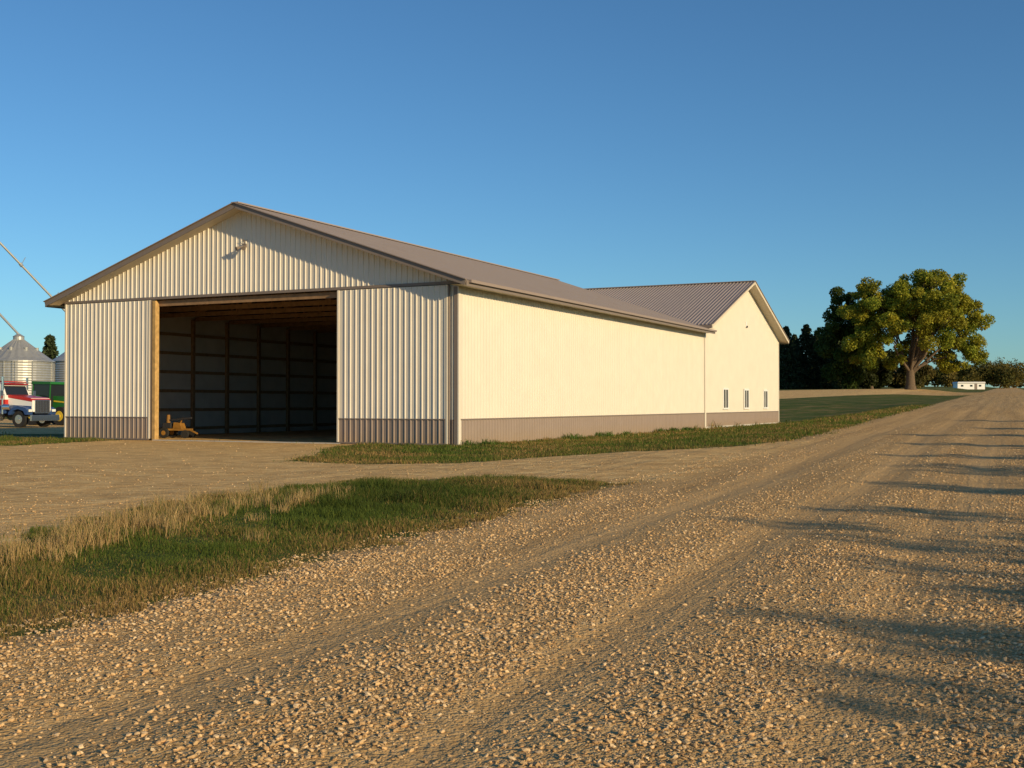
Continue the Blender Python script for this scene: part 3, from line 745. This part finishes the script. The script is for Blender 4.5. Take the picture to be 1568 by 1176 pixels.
for s in (-1, 1):
    pr = [(.70, .78), (.74, 1.02), (.55, 1.22), (.0, 1.30), (-.45, 1.18), (-.72, .9), (-.72, .75), (-.55, .78), (-.42, 1.0), (0, 1.12), (.42, 1.0), (.55, .78)]
    mb.extr(pr, s*.98-.25 if s > 0 else -1.22, s*.98+.24 if s > 0 else -.74, BLUE)
    mb.box((.70, s*.98, 1.02), (.14, .34, .22), CHR); mb.box((.78, s*.98, 1.03), (.04, .28, .15), LAMP)
    mb.cyl((-1.35, s*1.0, .8), (-1.35, s*1.0, 3.1), .075, .075, CHR, 14); mb.cyl((-1.25, s*1.0, 1.25), (-.7, s*1.0, 1.25), .19, .19, CHR, 18)
    mb.beam((-1.2, s*1.0, 2.0), (-1.1, s*1.35, 2.0), .03, .03, CHR); mb.box((-1.1, s*1.36, 2.0), (.06, .2, .5), CHR)
    mb.cyl((-2.6, s*.95, .72), (-1.5, s*.95, .72), .33, .33, CHR, 22); mb.box((-2.0, s*1.05, .45), (1.2, .2, .06), CHR)
mb.box((.76, 0, 1.27), (.07, 1.25, .84), CHR)
for k in range(9): mb.box((.80, -.52+k*.13, 1.27), (.02, .075, .74), DARK)
mb.box((.98, 0, .58), (.14, 2.35, .36), CHR); mb.box((.8, 0, .6), (.3, 1.0, .2), DARK)
mb.extr([(-1.15, .85), (-1.15, 1.95), (-1.42, 2.62), (-1.65, 2.72), (-2.75, 2.78), (-2.75, .85)], -1.02, 1.02, WHITE)
mb.extr([(-1.12, .85), (-1.12, 1.35), (-2.76, 1.35), (-2.76, .85)], -1.035, 1.035, BLUE)
mb.extr([(-1.13, 1.36), (-1.13, 1.70), (-2.76, 1.70), (-2.76, 1.36)], -1.03, 1.03, RED)
mb.extr([(-2.80, .85), (-2.80, 2.8), (-4.1, 2.8), (-4.1, .85)], -1.05, 1.05, WHITE)
mb.extr([(-1.12, 1.98), (-1.38, 2.55), (-1.41, 2.54), (-1.16, 1.96)], -.90, .90, GLASS)
mb.box((-1.95, 0, 2.15), (.75, 2.09, .50), GLASS)
mb.beam((-1.3, -.95, 2.66), (-1.3, .95, 2.66), .22, .05, RED)
for k in range(5): mb.box((-1.62, -.7+k*.35, 2.80), (.1, .1, .08), ORG)
mb.box((-1.75, 0, 2.80), (.8, 1.9, .06), RED)
for s in (-1, 1):
    wheel(mb, 0, s*.98, .50, .30, CHR)
    for x in (-4.3, -5.6): wheel(mb, x, s*.88, .50, .55, CHR)
o = mb.obj("semi_truck", None, .03); o.location = (-29.5, 70.5, 0); o.rotation_euler = (0, 0, math.radians(-20))

GRN = paint("green_paint", (.02, .14, .025), .35, 0, .05)
TYEL = paint("yellow_wheel_paint", (.7, .5, .03), .4, 0, .05)
mb = MB()
mb.extr([(1.9, 1.0), (1.95, 1.55), (1.7, 1.78), (.1, 1.98), (.1, .95)], -.42, .42, GRN)
mb.box((1.97, 0, 1.35), (.05, .7, .5), DARK); mb.box((.9, 0, .85), (2.3, .5, .4), DARK)
mb.beam((1.7, -.43, 1.5), (.2, -.43, 1.62), .02, .1, TYEL); mb.beam((1.7, .43, 1.5), (.2, .43, 1.62), .02, .1, TYEL)
mb.extr([(.1, 1.2), (.2, 2.75), (-1.35, 2.80), (-1.5, 1.3)], -.72, .72, GLASS)
mb.extr([(.32, 2.75), (.28, 2.92), (-1.42, 2.98), (-1.5, 2.78)], -.80, .80, GRN)
for x, xt in ((.12, .21), (-1.48, -1.36)):
    for s in (-1, 1): mb.beam((x, s*.73, 1.2), (xt, s*.73, 2.78), .07, .07, GRN)
for s in (-1, 1):
    pr = [(-1.9, 1.3), (-1.6, 1.85), (-.9, 2.02), (-.2, 1.8), (-.05, 1.4), (-.2, 1.4), (-.4, 1.68), (-.9, 1.88), (-1.5, 1.7), (-1.75, 1.3)]
    mb.extr(pr, .72 if s > 0 else -1.25, 1.25 if s > 0 else -.72, GRN)
    wheel(mb, -.9, s*1.05, .92, .5, TYEL, .55); wheel(mb, 1.4, s*.9, .62, .38, TYEL, .55)
mb.cyl((.9, .3, 1.8), (.9, .3, 2.7), .05, .05, DARK, 10)
o = mb.obj("green_tractor", None, .02); o.location = (-31.0, 78.0, 0); o.rotation_euler = (0, 0, math.radians(-25))

# ------------------------------------------------------------------ light, sky, camera
S = Vector((.706, -.708, 0)).normalized()*math.cos(math.radians(16.5)); S.z = math.sin(math.radians(16.5))
sun = bpy.data.lights.new("sun", 'SUN'); sun.energy = 5.0; sun.angle = math.radians(.5); sun.color = (1.0, .77, .44)
so = bpy.data.objects.new("sun", sun); COL.objects.link(so); so.rotation_euler = S.to_track_quat('Z', 'Y').to_euler(); so.location = (60, -60, 40)
w = bpy.data.worlds.new("World"); scene.world = w; w.use_nodes = True; nt = w.node_tree; nt.nodes.clear()
sky = nt.nodes.new("ShaderNodeTexSky"); sky.sky_type = 'NISHITA'; sky.sun_disc = False
sky.sun_elevation = math.radians(16.5); sky.sun_rotation = math.radians(135); sky.air_density = 1.0; sky.dust_density = .25; sky.ozone_density = 2.6; sky.altitude = 300
tint = mixc(nt, 1.0, sky.outputs[0], (.56, .89, 1.10), 'MULTIPLY')
bg = nt.nodes.new("ShaderNodeBackground"); bg.inputs[1].default_value = .102; wo = nt.nodes.new("ShaderNodeOutputWorld")
nt.links.new(tint, bg.inputs[0]); nt.links.new(bg.outputs[0], wo.inputs[0])
cam = bpy.data.cameras.new("camera"); cam.sensor_width = 36; cam.lens = 36*1755/1568; cam.clip_end = 6000; cam.clip_start = .1
co = bpy.data.objects.new("camera", cam); COL.objects.link(co); co.location = (0, 0, 1.45); co.rotation_euler = (math.radians(90.98), 0, 0)
scene.camera = co
scene.view_settings.view_transform = 'Standard'; scene.view_settings.look = 'None'; scene.view_settings.exposure = 0
